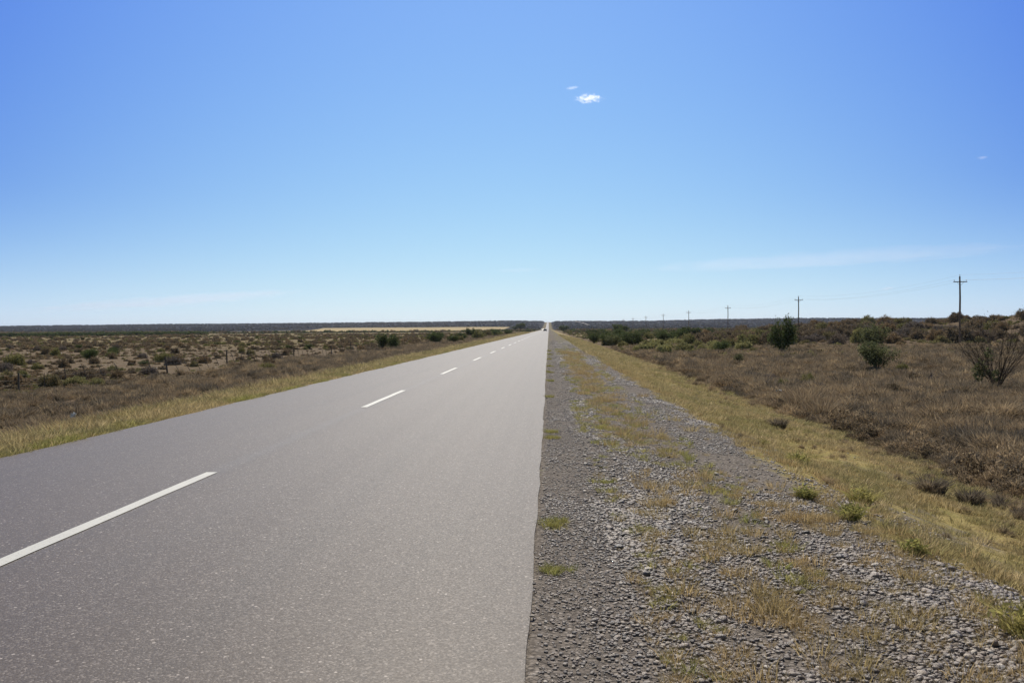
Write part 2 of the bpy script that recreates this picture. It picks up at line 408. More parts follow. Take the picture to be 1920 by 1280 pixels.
def stems_np(seed, rad, h, n, thick, droop=.1, spread=1.0, twig=3, start=.0):
    """branching stems of a shrub; returns mesh data and the end points of the twigs"""
    r = random.Random(seed); V, F, tips = [], [], []
    def addt(pts, rads, k):
        v, f = tube_np(pts, rads, k); o = len(V); V.extend(v); F.extend([tuple(q + o for q in x) for x in f])
    for s_ in range(n):
        a = r.random() * 6.283; out = spread * (.25 + .75 * math.sqrt(r.random()))
        hh = h * (1 - .35 * out / spread) * (.75 + .3 * r.random())
        p = Vector((r.uniform(-.05, .05) * rad, r.uniform(-.05, .05) * rad, -.03)); pts = [p]
        for q in range(1, 5):
            t = q / 4
            pts.append(Vector((math.cos(a) * rad * out * t ** 1.15 + r.uniform(-.05, .05) * rad, math.sin(a) * rad * out * t ** 1.15 + r.uniform(-.05, .05) * rad, hh * (t ** .85) - droop * t * t * h * out)))
        th = thick * (.6 + .5 * r.random())
        addt(pts, [th, th * .8, th * .6, th * .42, th * .2], 5)
        tips.append(pts[-1]); tips.append(pts[-2]); tips.append(pts[-3])
        for _ in range(twig):
            b0 = pts[r.choice((1, 2, 2, 3, 3))]; d = Vector((math.cos(a) * .4 + r.uniform(-1, 1) * .7, math.sin(a) * .4 + r.uniform(-1, 1) * .7, r.uniform(.3, 1))).normalized()
            L = h * r.uniform(.18, .42); m_ = b0 + d * L * .5 + Vector((0, 0, .04 * L)); e = b0 + d * L
            addt([b0, m_, e], [th * .4, th * .28, th * .12], 4); tips.append(e)
    return V, F, tips

def leaves_np(tips, n, size, clump, seed, aspect=1.8, zmin=.02, up=.25):
    r = np.random.default_rng(seed); T = np.array([tuple(t) for t in tips])
    c = T[r.integers(0, len(T), n)] + np.clip(r.normal(0, 1, (n, 3)), -2.2, 2.2) * clump * np.array([1, 1, .8])
    c[:, 2] = np.abs(c[:, 2] - zmin) + zmin
    a = r.normal(0, 1, (n, 3)); a[:, 2] += up; a /= np.linalg.norm(a, axis=1, keepdims=True)
    b = np.cross(a, r.normal(0, 1, (n, 3))); b /= np.linalg.norm(b, axis=1, keepdims=True)
    s_ = size * (.5 + r.random((n, 1)))
    V = np.stack([c - a * s_ * aspect / 2, c + b * s_ / 2, c + a * s_ * aspect / 2, c - b * s_ / 2], 1).reshape(-1, 3)
    q = np.arange(n) * 4
    return V, np.stack([q, q + 1, q + 2, q + 3], -1)
def dome_tips(seed, n, rad, h, lumps=5):
    r = np.random.default_rng(seed); out = []
    lc = [(0, 0, 1.0, 1.0)] + [(math.cos(t) * rad * .5, math.sin(t) * rad * .5, r.uniform(.45, .75), r.uniform(.5, .95)) for t in r.random(lumps) * 6.28]
    for _ in range(n):
        cx, cy, sr, sh = lc[r.integers(0, len(lc))]
        t = r.random() * 6.28; ph = math.acos(r.random()); rr = rad * sr * .75 * (r.random() ** .25)
        out.append((cx + math.cos(t) * math.sin(ph) * rr, cy + math.sin(t) * math.sin(ph) * rr, h * sh * math.cos(ph) * (r.random() ** .2) * .95))
    return out

Mv = dict(
    bark=simple('bark', (.085, .065, .05), .9, .35, 12),
    twig=simple('grey_twig', (.16, .13, .11), .9, .3, 10),
    leaf=leafmat('dark_leaf', (.085, .115, .045), (.115, .135, .055), (.075, .09, .04), .35, 3),
    fresh=leafmat('fresh_leaf', (.125, .14, .07), (.175, .18, .085), (.13, .13, .07), .4, 3),
    sage=leafmat('sage_leaf', (.34, .33, .15), (.40, .37, .16), (.27, .25, .12), .3, 2),
    olive=leafmat('olive_leaf', (.21, .205, .085), (.27, .25, .105), (.22, .18, .095), .3, 1.5),
    dome=leafmat('brown_leaf', (.25, .19, .12), (.18, .145, .098), (.31, .22, .125), .28, 1.2),
    grey=leafmat('grey_leaf', (.25, .21, .175), (.18, .15, .125), (.22, .17, .12), .25, 1.2),
    far=leafmat('far_leaf', (.070, .060, .054), (.085, .070, .062), (.060, .056, .046), .25, .02),
    bunch=leafmat('brown_grass', (.33, .255, .165), (.19, .16, .12), (.48, .37, .23), .34, .6),
    straw=leafmat('dry_grass', (.50, .38, .20), (.42, .34, .17), (.40, .30, .155), .42, .8),
    verge=leafmat('verge_grass', (.45, .365, .19), (.33, .295, .135), (.56, .45, .26), .45, .6),
    green=leafmat('green_grass', (.32, .32, .11), (.42, .38, .14), (.38, .33, .13), .42, 1),
)
PROTO = bpy.data.collections.new('plant_and_stone_shapes')      # never linked to the scene: shapes the scatters pick from
def proto_coll(name, objs):
    c = bpy.data.collections.new(name)
    for k, o in enumerate(objs): c.objects.link(o); 
    return c

def scatter(name, P, sc, coll, nproto, label, cat=None, rotx=.12, seed=1, flat=None, group=None):
    """one 'stuff' object: points with their own size and turn, each carrying one of a few plant or stone shapes"""
    r = np.random.default_rng(seed); n = len(P)
    me = bpy.data.meshes.new(name); me.vertices.add(n); me.vertices.foreach_set('co', np.asarray(P, np.float32).ravel())
    a = me.attributes.new('size', 'FLOAT', 'POINT'); a.data.foreach_set('value', np.asarray(sc, np.float32))
    rot = np.stack([r.normal(0, rotx, n), r.normal(0, rotx, n), r.random(n) * 6.283], -1).astype(np.float32)
    a = me.attributes.new('turn', 'FLOAT_VECTOR', 'POINT'); a.data.foreach_set('vector', rot.ravel())
    a = me.attributes.new('which', 'INT', 'POINT'); a.data.foreach_set('value', r.integers(0, nproto, n).astype(np.int32))
    me.update()
    o = bpy.data.objects.new(name, me); COL.objects.link(o); tag(o, label, cat, group, 'stuff')
    g = bpy.data.node_groups.new(name + '_spread', 'GeometryNodeTree')
    g.interface.new_socket('Geometry', in_out='INPUT', socket_type='NodeSocketGeometry'); g.interface.new_socket('Geometry', in_out='OUTPUT', socket_type='NodeSocketGeometry')
    gi = g.nodes.new('NodeGroupInput'); go = g.nodes.new('NodeGroupOutput')
    ci = g.nodes.new('GeometryNodeCollectionInfo'); ci.inputs['Collection'].default_value = coll
    ci.inputs['Separate Children'].default_value = True; ci.inputs['Reset Children'].default_value = True
    ip = g.nodes.new('GeometryNodeInstanceOnPoints'); ip.inputs['Pick Instance'].default_value = True
    def at(nm, typ):
        nd = g.nodes.new('GeometryNodeInputNamedAttribute'); nd.data_type = typ; nd.inputs['Name'].default_value = nm; return nd.outputs['Attribute']
    L = g.links.new
    L(gi.outputs[0], ip.inputs['Points']); L(ci.outputs[0], ip.inputs['Instance'])
    L(at('which', 'INT'), ip.inputs['Instance Index'])
    e2r = g.nodes.new('FunctionNodeEulerToRotation'); L(at('turn', 'FLOAT_VECTOR'), e2r.inputs[0]); L(e2r.outputs[0], ip.inputs['Rotation'])
    L(at('size', 'FLOAT'), ip.inputs['Scale']); L(ip.outputs[0], go.inputs[0])
    m = o.modifiers.new('spread', 'NODES'); m.node_group = g
    return o

def inview(x, y, m=3): return (x < .60 * y + m) & (x > -.70 * y - m)
def pts(n, x0, x1, y0, y1, seed, dens=None, power=1.0):
    """n candidate points in a box, more of them close to the camera for power > 1, thinned by dens(x, y)"""
    r = np.random.default_rng(seed)
    y = y0 + (y1 - y0) * r.random(n) ** power; x = x0 + (x1 - x0) * r.random(n)
    k = inview(x, y)
    if dens is not None: k &= r.random(n) < dens(x, y)
    return x[k], y[k]
def wedge(n, xa, xb, y0, y1, seed, dens=None, power=1.0):
    """points between the lines x = xa and the edge of view on that side (xb = 1 right, -1 left), even per view angle"""
    r = np.random.default_rng(seed)
    y = y0 + (y1 - y0) * r.random(n) ** power
    lim = .60 * y + 3 if xb > 0 else -.70 * y - 3
    x = xa + (lim - xa) * r.random(n)
    k = (x > xa) if xb > 0 else (x < xa)
    if dens is not None: k &= r.random(n) < dens(x, y)
    return x[k], y[k]
def onground(x, y, dz=0): return np.stack([x, y, HT(x, y) + dz], -1)

# stones
def stone(seed, mat):
    bm = bmesh.new(); bmesh.ops.create_icosphere(bm, subdivisions=2, radius=.5)
    r = random.Random(seed); sx, sy, sz = 1, r.uniform(.6, .9), r.uniform(.35, .6)
    pl = [(Vector((r.gauss(0, 1), r.gauss(0, 1), r.gauss(0, 1))).normalized(), r.uniform(.3, .44)) for _ in range(5)]
    for v in bm.verts:
        for d, k in pl:
            e = v.co.dot(d)
            if e > k: v.co -= d * (e - k) * .8
        v.co = Vector((v.co.x * sx, v.co.y * sy, v.co.z * sz))
    me = bpy.data.meshes.new('stone'); bm.to_mesh(me); bm.free(); me.materials.append(mat)
    for p_ in me.polygons: p_.use_smooth = True
    return bpy.data.objects.new('stone', me)
def stonemat():
    n = NT('stone'); oi = n.n('ObjectInfo').outputs['Random']; co = n.n('TexCoord').outputs['Object']
    rp = n.n('ValToRGB'); n.set(rp.inputs[0], oi); e = rp.color_ramp.elements
    e[0].position = 0; e[0].color = (.05, .043, .036, 1); e[1].position = 1; e[1].color = (.56, .50, .42, 1)
    for p_, c in ((.25, (.14, .115, .095, 1)), (.42, (.24, .18, .135, 1)), (.6, (.23, .195, .16, 1)), (.8, (.34, .28, .215, 1)), (.93, (.42, .34, .25, 1))):
        q = e.new(p_); q.color = c
    c = n.mix(n.noise(co, 6, 4), rp.outputs[0], (.13, .11, .09), 'MIX'); c = n.mix(.45, rp.outputs[0], c)
    n.pbr(c, .46, .6, n.bump(n.noise(co, 9, 3), .3, .05)); return n.m
sm = stonemat()
stones = proto_coll('stones', [stone(k, sm) for k in range(7)])
def shd(x, y):      # where the shoulder is bare of grass
    return sstep(x + (fbm(x * 4, y * 3) - .5) * .16, -.10, -.02) * (.45 + .55 * sstep(fbm(x * 1.7 + 3, y * 1.1 + 8), .38, .52)) * np.clip(1.25 - 1.1 * sstep(fbm(x * .8 + 9, y * .30), .46, .62) * sstep(x, .7, 1.1), .12, 1) * (1 - .9 * sstep(x + (fbm(x, y / 1.5) - .5) * 1.2 - .5 * (1 - sstep(y, 4, 8)), 2.75, 3.3))
sx_, sy_, ss_ = [], [], []
for (n_, y0, y1, a_, b_, pw) in ((80000, 3.2, 9, .011, .046, 1), (60000, 9, 20, .016, .046, 1), (30000, 20, 45, .024, .05, 1), (16000, 45, 110, .04, .075, 1.3)):
    x, y = pts(n_, -.13, 3.9, y0, y1, int(y0 * 10), shd, pw)
    r_ = np.random.default_rng(int(y1)); s_ = a_ + (b_ - a_) * r_.random(len(x)) ** 2.6
    s_ = s_ * (sstep(x, .15, .7) * .35 + .65)
    s_ = s_ * (.62 + .85 * fbm(x * 1.3 + 40, y * .9))
    big = r_.random(len(x)) < .018; s_[big] *= 1.8
    sx_.append(x); sy_.append(y); ss_.append(s_)
x, y = pts(9000, 3.0, 9, 4, 40, 77, lambda x, y: .9 * sstep(fbm(x * .8, y * .35 + 4), .56, .64)); sx_.append(x); sy_.append(y); ss_.append(.02 + .035 * np.random.default_rng(1).random(len(x)) ** 2)
x, y = pts(2500, -7.7, -7.08, 9, 60, 78); sx_.append(x); sy_.append(y); ss_.append(.02 + .03 * np.random.default_rng(2).random(len(x)) ** 2)
rg = np.random.default_rng(79); yg = 3.2 + 30 * rg.random(3200) ** 1.4; xg = -.10 - np.abs(rg.exponential(.05, 3200)) * (.3 + 2 * fbm(yg * 1.7, yg * 0)); 
sx_.append(xg); sy_.append(yg); ss_.append(.003 + .007 * rg.random(3200) ** 2)
x, y, s_ = map(np.concatenate, (sx_, sy_, ss_))
lift = np.where(x < -.09, .019 + .07 * (1 - ((x + 3.56) / 3.47) ** 2), 0) * (x > -1)
scatter('gravel', onground(x, y, s_ * .10 + lift), s_, stones, 7, 'grey and brown pebbles covering the road shoulder', 'gravel', .25, 5)
print('stones', len(x))

# grasses
def tuft_protos(name, mat, spec, n):
    out = []
    for k in range(n):
        V, F = blades(*spec, seed=100 + k * 7 + len(name), curve=.15); out.append(mesh_np(name, V, F, mat, link=False))
    return proto_coll(name + 's', out)
T_straw = tuft_protos('straw_tuft', Mv['straw'], (70, .5, .55, .022, .9), 4)
T_verge = tuft_protos('verge_tuft', Mv['verge'], (80, .6, .40, .028, .9), 4)
T_green = tuft_protos('green_tuft', Mv['green'], (80, .55, .50, .028, 1.0), 3)
T_bunch = proto_coll('bunch_tufts', [mesh_np('bunch_tuft', *mound(260, .60, .55, .020, 140 + k), Mv['bunch'], link=False) for k in range(6)])

def patchy(a, b, sc, ky=.4, off=0): return lambda x, y: sstep(fbm(x * sc + off, y * sc * ky + off), a, b)
# straw-coloured tufts on the shoulder
x, y = pts(22000, .45, 3.6, 3.2, 60, 11, lambda x, y: (.03 + .34 * sstep(fbm(x * 3.2 + 9, y * 2.2), .54, .62) * .8) * sstep(x + (fbm(x, y) - .5) * .4, .6, 1.1) * (1 - .92 * sstep(x, 1.55, 1.95) * sstep(y, 8, 11) * (1 - sstep(x, 2.7, 3.0))), 1.35)
s_ = (.06 + .16 * np.random.default_rng(4).random(len(x)) ** 2) * (1 + y / 60)
xn, yn = pts(2600, .55, 3.2, 3.2, 9.5, 111, lambda x, y: .06 + .40 * sstep(fbm(x * 3.6 + 2, y * 2.8), .54, .61)); sn = .045 + .12 * np.random.default_rng(41).random(len(xn)) ** 2
x = np.concatenate([x, xn]); y = np.concatenate([y, yn]); s_ = np.concatenate([s_, sn])
scatter('dry_grass', onground(x, y, -.004), s_, T_straw, 4, 'straw coloured dry grass tufts growing through the gravel shoulder', 'grass', .15, 6)
x, y = pts(5000, .5, 2.2, 3.5, 70, 12, lambda x, y: .42 * sstep(fbm(x * .8 + 9, y * .35), .50, .62), 1.2)
s_ = (.07 + .10 * np.random.default_rng(5).random(len(x)) ** 1.5)
x2 = np.array([.02, .0, .05, .10, -.02, .04, .0, .03, .02, .06, .04, .03] * 6) + np.random.default_rng(9).normal(0, .035, 72); yb = [5.7, 6.9, 7.05, 12.5, 13.2, 20, 26, 31, 36, 44, 52, 60]
y2 = np.repeat(yb, 6) + np.random.default_rng(8).normal(0, .05, 72); s2 = np.full(72, .10) * (1 + y2 / 50)
x = np.concatenate([x, x2]); y = np.concatenate([y, y2]); s_ = np.concatenate([s_, s2])
scatter('green_grass', onground(x, y, -.004), s_, T_green, 3, 'short yellow green grass along the road edge and shoulder', 'grass', .15, 7)
# short olive grass on the bank, right
x, y = pts(40000, 2.5, 8.0, 3.8, 60, 13, lambda x, y: (.12 + .75 * sstep(fbm(x * 1.2, y * .6), .40, .56)) * sstep(x + (fbm(x, y) - .5), 2.7, 3.3), 1.3)
s_ = (.06 + .17 * np.random.default_rng(6).random(len(x)) ** 2.6) * (1 + y / 60)
xl, yl = pts(12000, 2.8, 7.5, 55, 220, 14); sl_ = .35 + .3 * np.random.default_rng(6).random(len(xl))
x = np.concatenate([x, xl]); y = np.concatenate([y, yl]); s_ = np.concatenate([s_, sl_])
scatter('verge_grass', onground(x, y, -.004), s_, T_verge, 4, 'short olive and yellow grass covering the bank right of the gravel', 'grass', .12, 8)
x, y = pts(3000, 2.9, 7.8, 4, 70, 131, lambda x, y: .10 + .9 * sstep(x + (fbm(x, y) - .5) * 2.5, 5.2, 7.2) * .6, 1.3)
scatter('brown_bank_grass', onground(x, y, -.01), .10 + .16 * np.random.default_rng(66).random(len(x)) ** 2, T_bunch, 6, 'scattered small brown grass tufts dotting the yellow bank', 'grass', .14, 81)
# left verge
x, y = pts(40000, -9.4, -7.08, 4.5, 300, 15, lambda x, y: (.35 + .65 * sstep(-x, 7.1, 7.6)) * (1 - sstep(-x + (fbm(x, y / 2) - .5) * 1.2, 8.7, 9.2)), 2.0)
s_ = (.14 + .42 * np.random.default_rng(6).random(len(x)) ** 2) * (.5 + .6 * sstep(-x, 7, 8.5)) * (1 + y / 150)
scatter('roadside_grass', onground(x, y, -.004), s_, T_verge, 4, 'yellow green grass strip along the left road edge', 'grass', .12, 9)
x, y = pts(5000, -8.0, -7.08, 8.5, 120, 16, lambda x, y: .7 * sstep(fbm(x, y * .9 + 30), .55, .62), 1.6)
scatter('green_roadside_grass', onground(x, y, -.004), (.14 + .16 * np.random.default_rng(7).random(len(x))), T_green, 3, 'greener grass clumps within the left roadside strip', 'grass', .12, 10)
x, y = pts(2600, -9.8, -8.2, 8.5, 110, 17, patchy(.45, .6, .6), 1.5)
scatter('tall_dry_grass', onground(x, y, -.004), .30 + .30 * np.random.default_rng(7).random(len(x)), T_straw, 4, 'tall pale dry grass behind the left roadside strip', 'grass', .12, 10)
# brown bunchgrass, right and left
def bd(x, y): return (.30 + .78 * sstep(fbm(x * .45, y * .35), .42, .56)) * sstep(x + (fbm(x * .4, y * .4) - .5) * 4, 6.6, 9)
x, y = wedge(27000, 6.2, 1, 9, 120, 18, lambda x, y: bd(x, y) * (1 - .75 * sstep(y, 68, 92)), 1.25)
s_ = (.30 + .62 * np.random.default_rng(8).random(len(x)) ** 2) * (.65 + .7 * fbm(x * .5, y * .5)) * (.45 + .55 * sstep(x, 6.5, 10.5)) * (1 + y / 130)
scatter('brown_grass', onground(x, y, -.01), s_, T_bunch, 6, 'dense brown bunchgrass covering the flat right of the bank', 'grass', .14, 11)
print('bunch', len(x))
x, y = pts(24000, -25.0, -8.8, 8, 260, 19, lambda x, y: (.25 + .75 * sstep(fbm(x * .45, y * .35), .42, .56)) * sstep(-x + (fbm(x * .4, y * .4) - .5) * 2.0, 8.7, 9.5) * (1 - .8 * sstep(-x, 20.5, 23.5)), 1.5)
s_ = (.28 + .58 * np.random.default_rng(8).random(len(x)) ** 2.0) * (.65 + .7 * fbm(x * .5, y * .5)) * (1 + y / 200)
scatter('brown_scrub_grass', onground(x, y, -.01), s_, T_bunch, 6, 'dense brown bunchgrass between the left verge and the wire fence', 'grass', .14, 12)

# ---------------------------------------------------------------- shrubs
def shrub_parts(style, seed):
    """mesh data of (stems, foliage) for one shrub about 2 m wide"""
    if style == 'leafy':
        V, F, T = stems_np(seed, 1.0, 1.7, 14, .030, .12, 1.0, 4); L = leaves_np(T, 3900, .058, .15, seed); return (V, F, Mv['bark']), (*L, Mv['leaf'])
    if style == 'fresh':
        V, F, T = stems_np(seed, .9, 1.7, 16, .024, .05, 1.0, 4); L = leaves_np(T, 4200, .05, .12, seed); return (V, F, Mv['bark']), (*L, Mv['fresh'])
    if style == 'sage':
        T = dome_tips(seed, 420, 1.05, 1.0); V, F, _ = stems_np(seed, .9, .8, 10, .02); L = leaves_np(T, 5200, .05, .07, seed, 2.6, up=1.2); return (V, F, Mv['twig']), (*L, Mv['sage'])
    if style == 'olive':
        T = dome_tips(seed, 300, 1.0, 1.0); V, F, _ = stems_np(seed, .9, .8, 10, .02); L = leaves_np(T, 4200, .05, .10, seed, 2.2, up=.8); return (V, F, Mv['twig']), (*L, Mv['olive'])
    if style == 'dome':
        T = dome_tips(seed, 260, 1.0, .95); V, F, _ = stems_np(seed, .95, .95, 16, .018, 0, 1, 4); L = leaves_np(T, 3800, .05, .09, seed, 2.6, up=.8); return (V, F, Mv['twig']), (*L, Mv['dome'])
    if style == 'grey':
        T = dome_tips(seed, 300, 1.1, .85); V, F, _ = stems_np(seed, 1.05, .9, 20, .018, 0, 1, 5); L = leaves_np(T, 3600, .045, .10, seed, 2.8, up=.6); return (V, F, Mv['twig']), (*L, Mv['grey'])
SH = {}
def shrub_meshes(style, seed):
    if (style, seed) not in SH:
        (sv, sf, sm_), (lv, lf, lm) = shrub_parts(style, seed)
        a = mesh_np('stems', sv, sf, sm_, link=False).data; b = mesh_np('foliage', lv, lf, lm, link=False).data
        lf3 = np.concatenate([lf[:, [0, 1, 2]], lf[:, [0, 2, 3]]])
        V = np.concatenate([np.array(sv), lv]); F = np.concatenate([np.array(sf), lf3 + len(sv)])
        j = mesh_np('shrub', V, F, link=False, mats=[sm_, lm], midx=[0] * len(sf) + [1] * len(lf3)).data
        SH[(style, seed)] = (a, b, j)
    return SH[(style, seed)]
def place_shrub(name, style, seed, x, y, wdt, h, label, cat='shrub', group=None, parts=True, sink=.02):
    a, b, j = shrub_meshes(style, seed)
    base = {'leafy': (2.3, 1.5), 'fresh': (2.0, 1.4)}.get(style, (2.1, 1.0))
    loc = (x, y, float(HT(x, y)) - sink); rz = random.random() * 6.28; scl = (wdt / base[0], wdt / base[0], h / base[1])
    if parts:
        e = empty(name, loc, rz); e.scale = scl
        for nm, m in (('stems', a), ('foliage', b)):
            o = bpy.data.objects.new(nm, m); COL.objects.link(o); o.parent = e
    else:
        e = bpy.data.objects.new(name, j); COL.objects.link(e); e.location = loc; e.rotation_euler = (0, 0, rz); e.scale = scl
    return tag(e, label, cat, group)

exec_list = []
NOTABLE = [
 # left
 ('green_shrub', 'leafy', 1, -22.3, 110.5, 2.0, 2.15, 'large dark green bush at the road bank foot, taller left lobe'),
 ('green_shrub', 'leafy', 2, -20.9, 110.5, 2.0, 1.9, 'large dark green bush touching the right side of its taller twin left of the road'),
 ('sage_shrub', 'sage', 1, -25.4, 43.5, 1.5, .62, 'pale silver green mound in front of the fence at the far left'),
 ('sage_shrub', 'sage', 2, -24.5, 44.0, .95, .5, 'smaller pale green mound right beside the silver green mound'),
 ('brown_shrub', 'dome', 1, -27.4, 48, 1.3, .8, 'rounded dark brown shrub just behind the leftmost fence stakes'),
 ('brown_shrub', 'dome', 2, -25.2, 47.5, 1.0, .8, 'rounded brown shrub at the fence line left of the leaning fence post'),
 ('olive_shrub', 'olive', 1, -19.6, 57, 1.5, .72, 'round yellow olive bush on brown scrub in front of the third fence post'),
 ('brown_shrub', 'dome', 3, -21.5, 63, 1.2, .9, 'reddish brown bush right of the tall upright fence post'),
 ('olive_shrub', 'olive', 2, -45, 68, 2.0, 1.3, 'wide olive green bush on the bare plain at far left behind the fence'),
 ('green_shrub', 'leafy', 3, -43, 76, 1.5, 1.2, 'compact dark green bush on the plain behind the leaning stakes'),
 ('green_shrub', 'olive', 3, -36, 76, 1.9, 1.0, 'low yellow green bush with dark base on the plain above the leaning stakes'),
 # right
 ('tall_shrub', 'leafy', 9, 23.3, 84, 2.7, 3.4, 'tall dark upright bush with bare lower stems in the brown scrub'),
 ('tall_shrub', 'fresh', 2, 39.2, 102, 3.6, 2.8, 'wide green bush behind the brown scrub, left of the nearest power pole'),
 ('scraggly_shrub', 'fresh', 3, 21.2, 54.5, 2.2, 1.9, 'fresh green ragged bush with tall shoots in front of the wide green bush'),
 ('small_green_shrub', 'fresh', 4, 14.2, 63, .85, .8, 'single small green bush alone in the brown grass near the bank'),
 ('dark_green_shrub', 'leafy', 5, 7.9, 146, 2.6, 2.0, 'dark green bush nearest the bank foot right of the road'),
 ('dark_green_shrub', 'leafy', 6, 9.9, 136, 3.2, 2.1, 'broad dark bush at the front of the green thicket right of the road'),
 ('sage_shrub', 'sage', 3, 10.6, 97, 2.1, 1.2, 'light olive domed bush at the left front of the dome cluster'),
 ('sage_shrub', 'sage', 4, 12.2, 88, 2.2, 1.2, 'light olive domed bush at the right front of the dome cluster'),
 ('sage_shrub', 'sage', 5, 12.4, 100, 2.4, 1.4, 'light olive domed bush in the middle of the dome cluster'),
 ('sage_shrub', 'sage', 6, 14.6, 104, 2.2, 1.2, 'light olive domed bush at the back right of the dome cluster'),
 ('round_green_shrub', 'leafy', 7, 18.9, 92, 2.1, 1.25, 'round blue green bush in the middle of the right flat'),
 ('round_green_shrub', 'leafy', 8, 15.9, 95, 1.5, 1.0, 'smaller blue green bush left of the round blue green bush'),
 ('dune_shrub', 'grey', 1, 71, 155, 2.6, 1.7, 'pale round bush on the crest of the brown mounds left of the nearest pole'),
]
for nm, st, sd_, x, y, w_, h_, lb in NOTABLE:
    place_shrub(nm, st, sd_, x, y, w_, h_, lb)
# tall sprig on the tall dark bush is a part of that bush
ts = [o for o in COL.objects if o.get('label', '').startswith('tall dark upright')][0]
v_, f_, t_ = stems_np(91, .25, 1.95, 5, .02, 0, 1, 3); l_ = leaves_np(t_, 900, .05, .09, 91)
sp = mesh_np('leading_shoot', l_[0] + np.array([.45, 0, 0]), l_[1], Mv['leaf'], parent=ts)

# bare bush at right, with branches and a few green clumps
be = empty('bare_bush', (20.6, 39.2, float(HT(20.6, 39.2)) - .02)); tag(be, 'nearly leafless dark stemmed bush with a few green clumps at the right edge', 'bush')
v_, f_, t_ = stems_np(202, 1.9, 3.9, 30, .020, -.05, 1.0, 7); mesh_np('branches', v_, f_, Mv['bark'], parent=be)
rb = random.Random(5); gt = []
for cx, cz in ((-.75, 1.25), (-.65, 1.0), (-.35, 1.75), (.05, .9), (-.8, .8)):
    gt += [(cx + rb.gauss(0, .08), rb.gauss(0, .15), cz + rb.gauss(0, .14)) for _ in range(14)]
l_ = leaves_np(gt, 800, .06, .06, 31); mesh_np('foliage', *l_, Mv['fresh'], parent=be)
l_ = leaves_np(t_, 900, .035, .10, 33); mesh_np('twig_leaves', *l_, Mv['dome'], parent=be)
# dead snag
de = empty('dead_branches', (20.6, 46, float(HT(20.6, 46)) - .02)); tag(de, 'grey broken dead branches sticking out of the brown grass', 'dead branches')
v_, f_, t_ = stems_np(303, .85, .95, 7, .035, 0, 1, 3); mesh_np('branches', v_, f_, Mv['twig'], parent=de)
# twiggy bush on the mound at the right edge
te = empty('leafless_bush', (71.5, 128, float(HT(71.5, 128)) - .05)); tag(te, 'leafless twiggy bush on the mound top at the right edge', 'bush')
v_, f_, t_ = stems_np(404, 2.0, 2.6, 16, .035, -.05, 1, 6); mesh_np('branches', v_, f_, Mv['twig'], parent=te)

# small green plants on the bank
for k, (x, y, s_, lb) in enumerate([
    (3.4, 9.2, .26, 'bushy green weed on the bank, widest of the weeds beyond the gravel'),
    (2.75, 7.75, .22, 'bright green weed at the edge of the gravel, taller of the neighbouring weeds'),
    (2.62, 8.6, .17, 'small green weed at the gravel edge up the bank'),
    (3.55, 12.0, .26, 'green weed on the upper bank grass'),
    (3.6, 14.2, .16, 'tiny dark green weed highest on the bank'),
    (2.65, 4.75, .25, 'green weed cluster at the gravel edge by the right frame side'),
    (2.85, 6.6, .13, 'little green weed below the tall gravel edge weeds'),
]):
    s_ *= .72; v_, f_ = blades(150, s_ * .55, s_ * 1.0, .010, 1.1, 500 + k); e = empty('weed', (x, y, float(HT(x, y))))
    tag(e, lb, 'weed', 'green weeds on the gravel bank'); mesh_np('stalks', v_, f_, Mv['green'], parent=e)
    tp_ = [(random.gauss(0, s_ * .3), random.gauss(0, s_ * .3), s_ * random.uniform(.2, .85)) for _ in range(40)]
    l_ = leaves_np(tp_, 260, .014, .03, 600 + k, 2.6); mesh_np('leaves', *l_, Mv['green'], parent=e)
# large brown clumps standing out of the scrub
for k, (x, y, s_, lb) in enumerate([
    (8.7, 28.8, .95, 'taller of two big rust brown grass clumps at the foot of the bank'),
    (8.35, 25.9, .80, 'nearer of two big rust brown grass clumps at the foot of the bank'),
    (14.0, 26.5, .75, 'dark brown upright grass clump out in the brown flat'),
    (5.6, 12.4, .32, 'brown grass clump on the lower bank, right of the bushy weed'),
    (6.0, 12.1, .26, 'small dark brown clump beside the lower bank clump'),
    (5.3, 8.9, .30, 'dark brown clump low on the bank at the right edge'),
    (9.9, 16.4, .50, 'dark round clump in the brown grass near the right edge'),
    (5.6, 20.5, .30, 'small dark clump alone on the upper bank grass'),
]):
    v_, f_ = blades(420, s_ * .45, s_ * 1.05, .016, .55, 700 + k); o = mesh_np('grass_clump', v_, f_, Mv['bunch']); o.location = (x, y, float(HT(x, y)) - .01)
    tag(o, lb, 'grass clump', 'brown grass clumps')

# rows and masses of shrubs that can be counted
def mass(name, styles, P, wr, hr, label, group, n_ind=300, stuff_name=None, stuff_label=None, seed=1, parts=False, cat='shrub', nseed=3):
    r = random.Random(seed); P = sorted(P, key=lambda q: q[1])
    for (x, y) in P[:n_ind]:
        st = r.choice(styles); w_ = r.uniform(*wr) ; h_ = w_ * r.uniform(*hr)
        place_shrub(name, st, 20 + r.randrange(nseed), x, y, w_, h_, label, cat, group, parts, sink=.05)
def rpts(n, f, seed):
    r = random.Random(seed); out = []
    while len(out) < n:
        q = f(r)
        if q is not None: out.append(q)
    return out
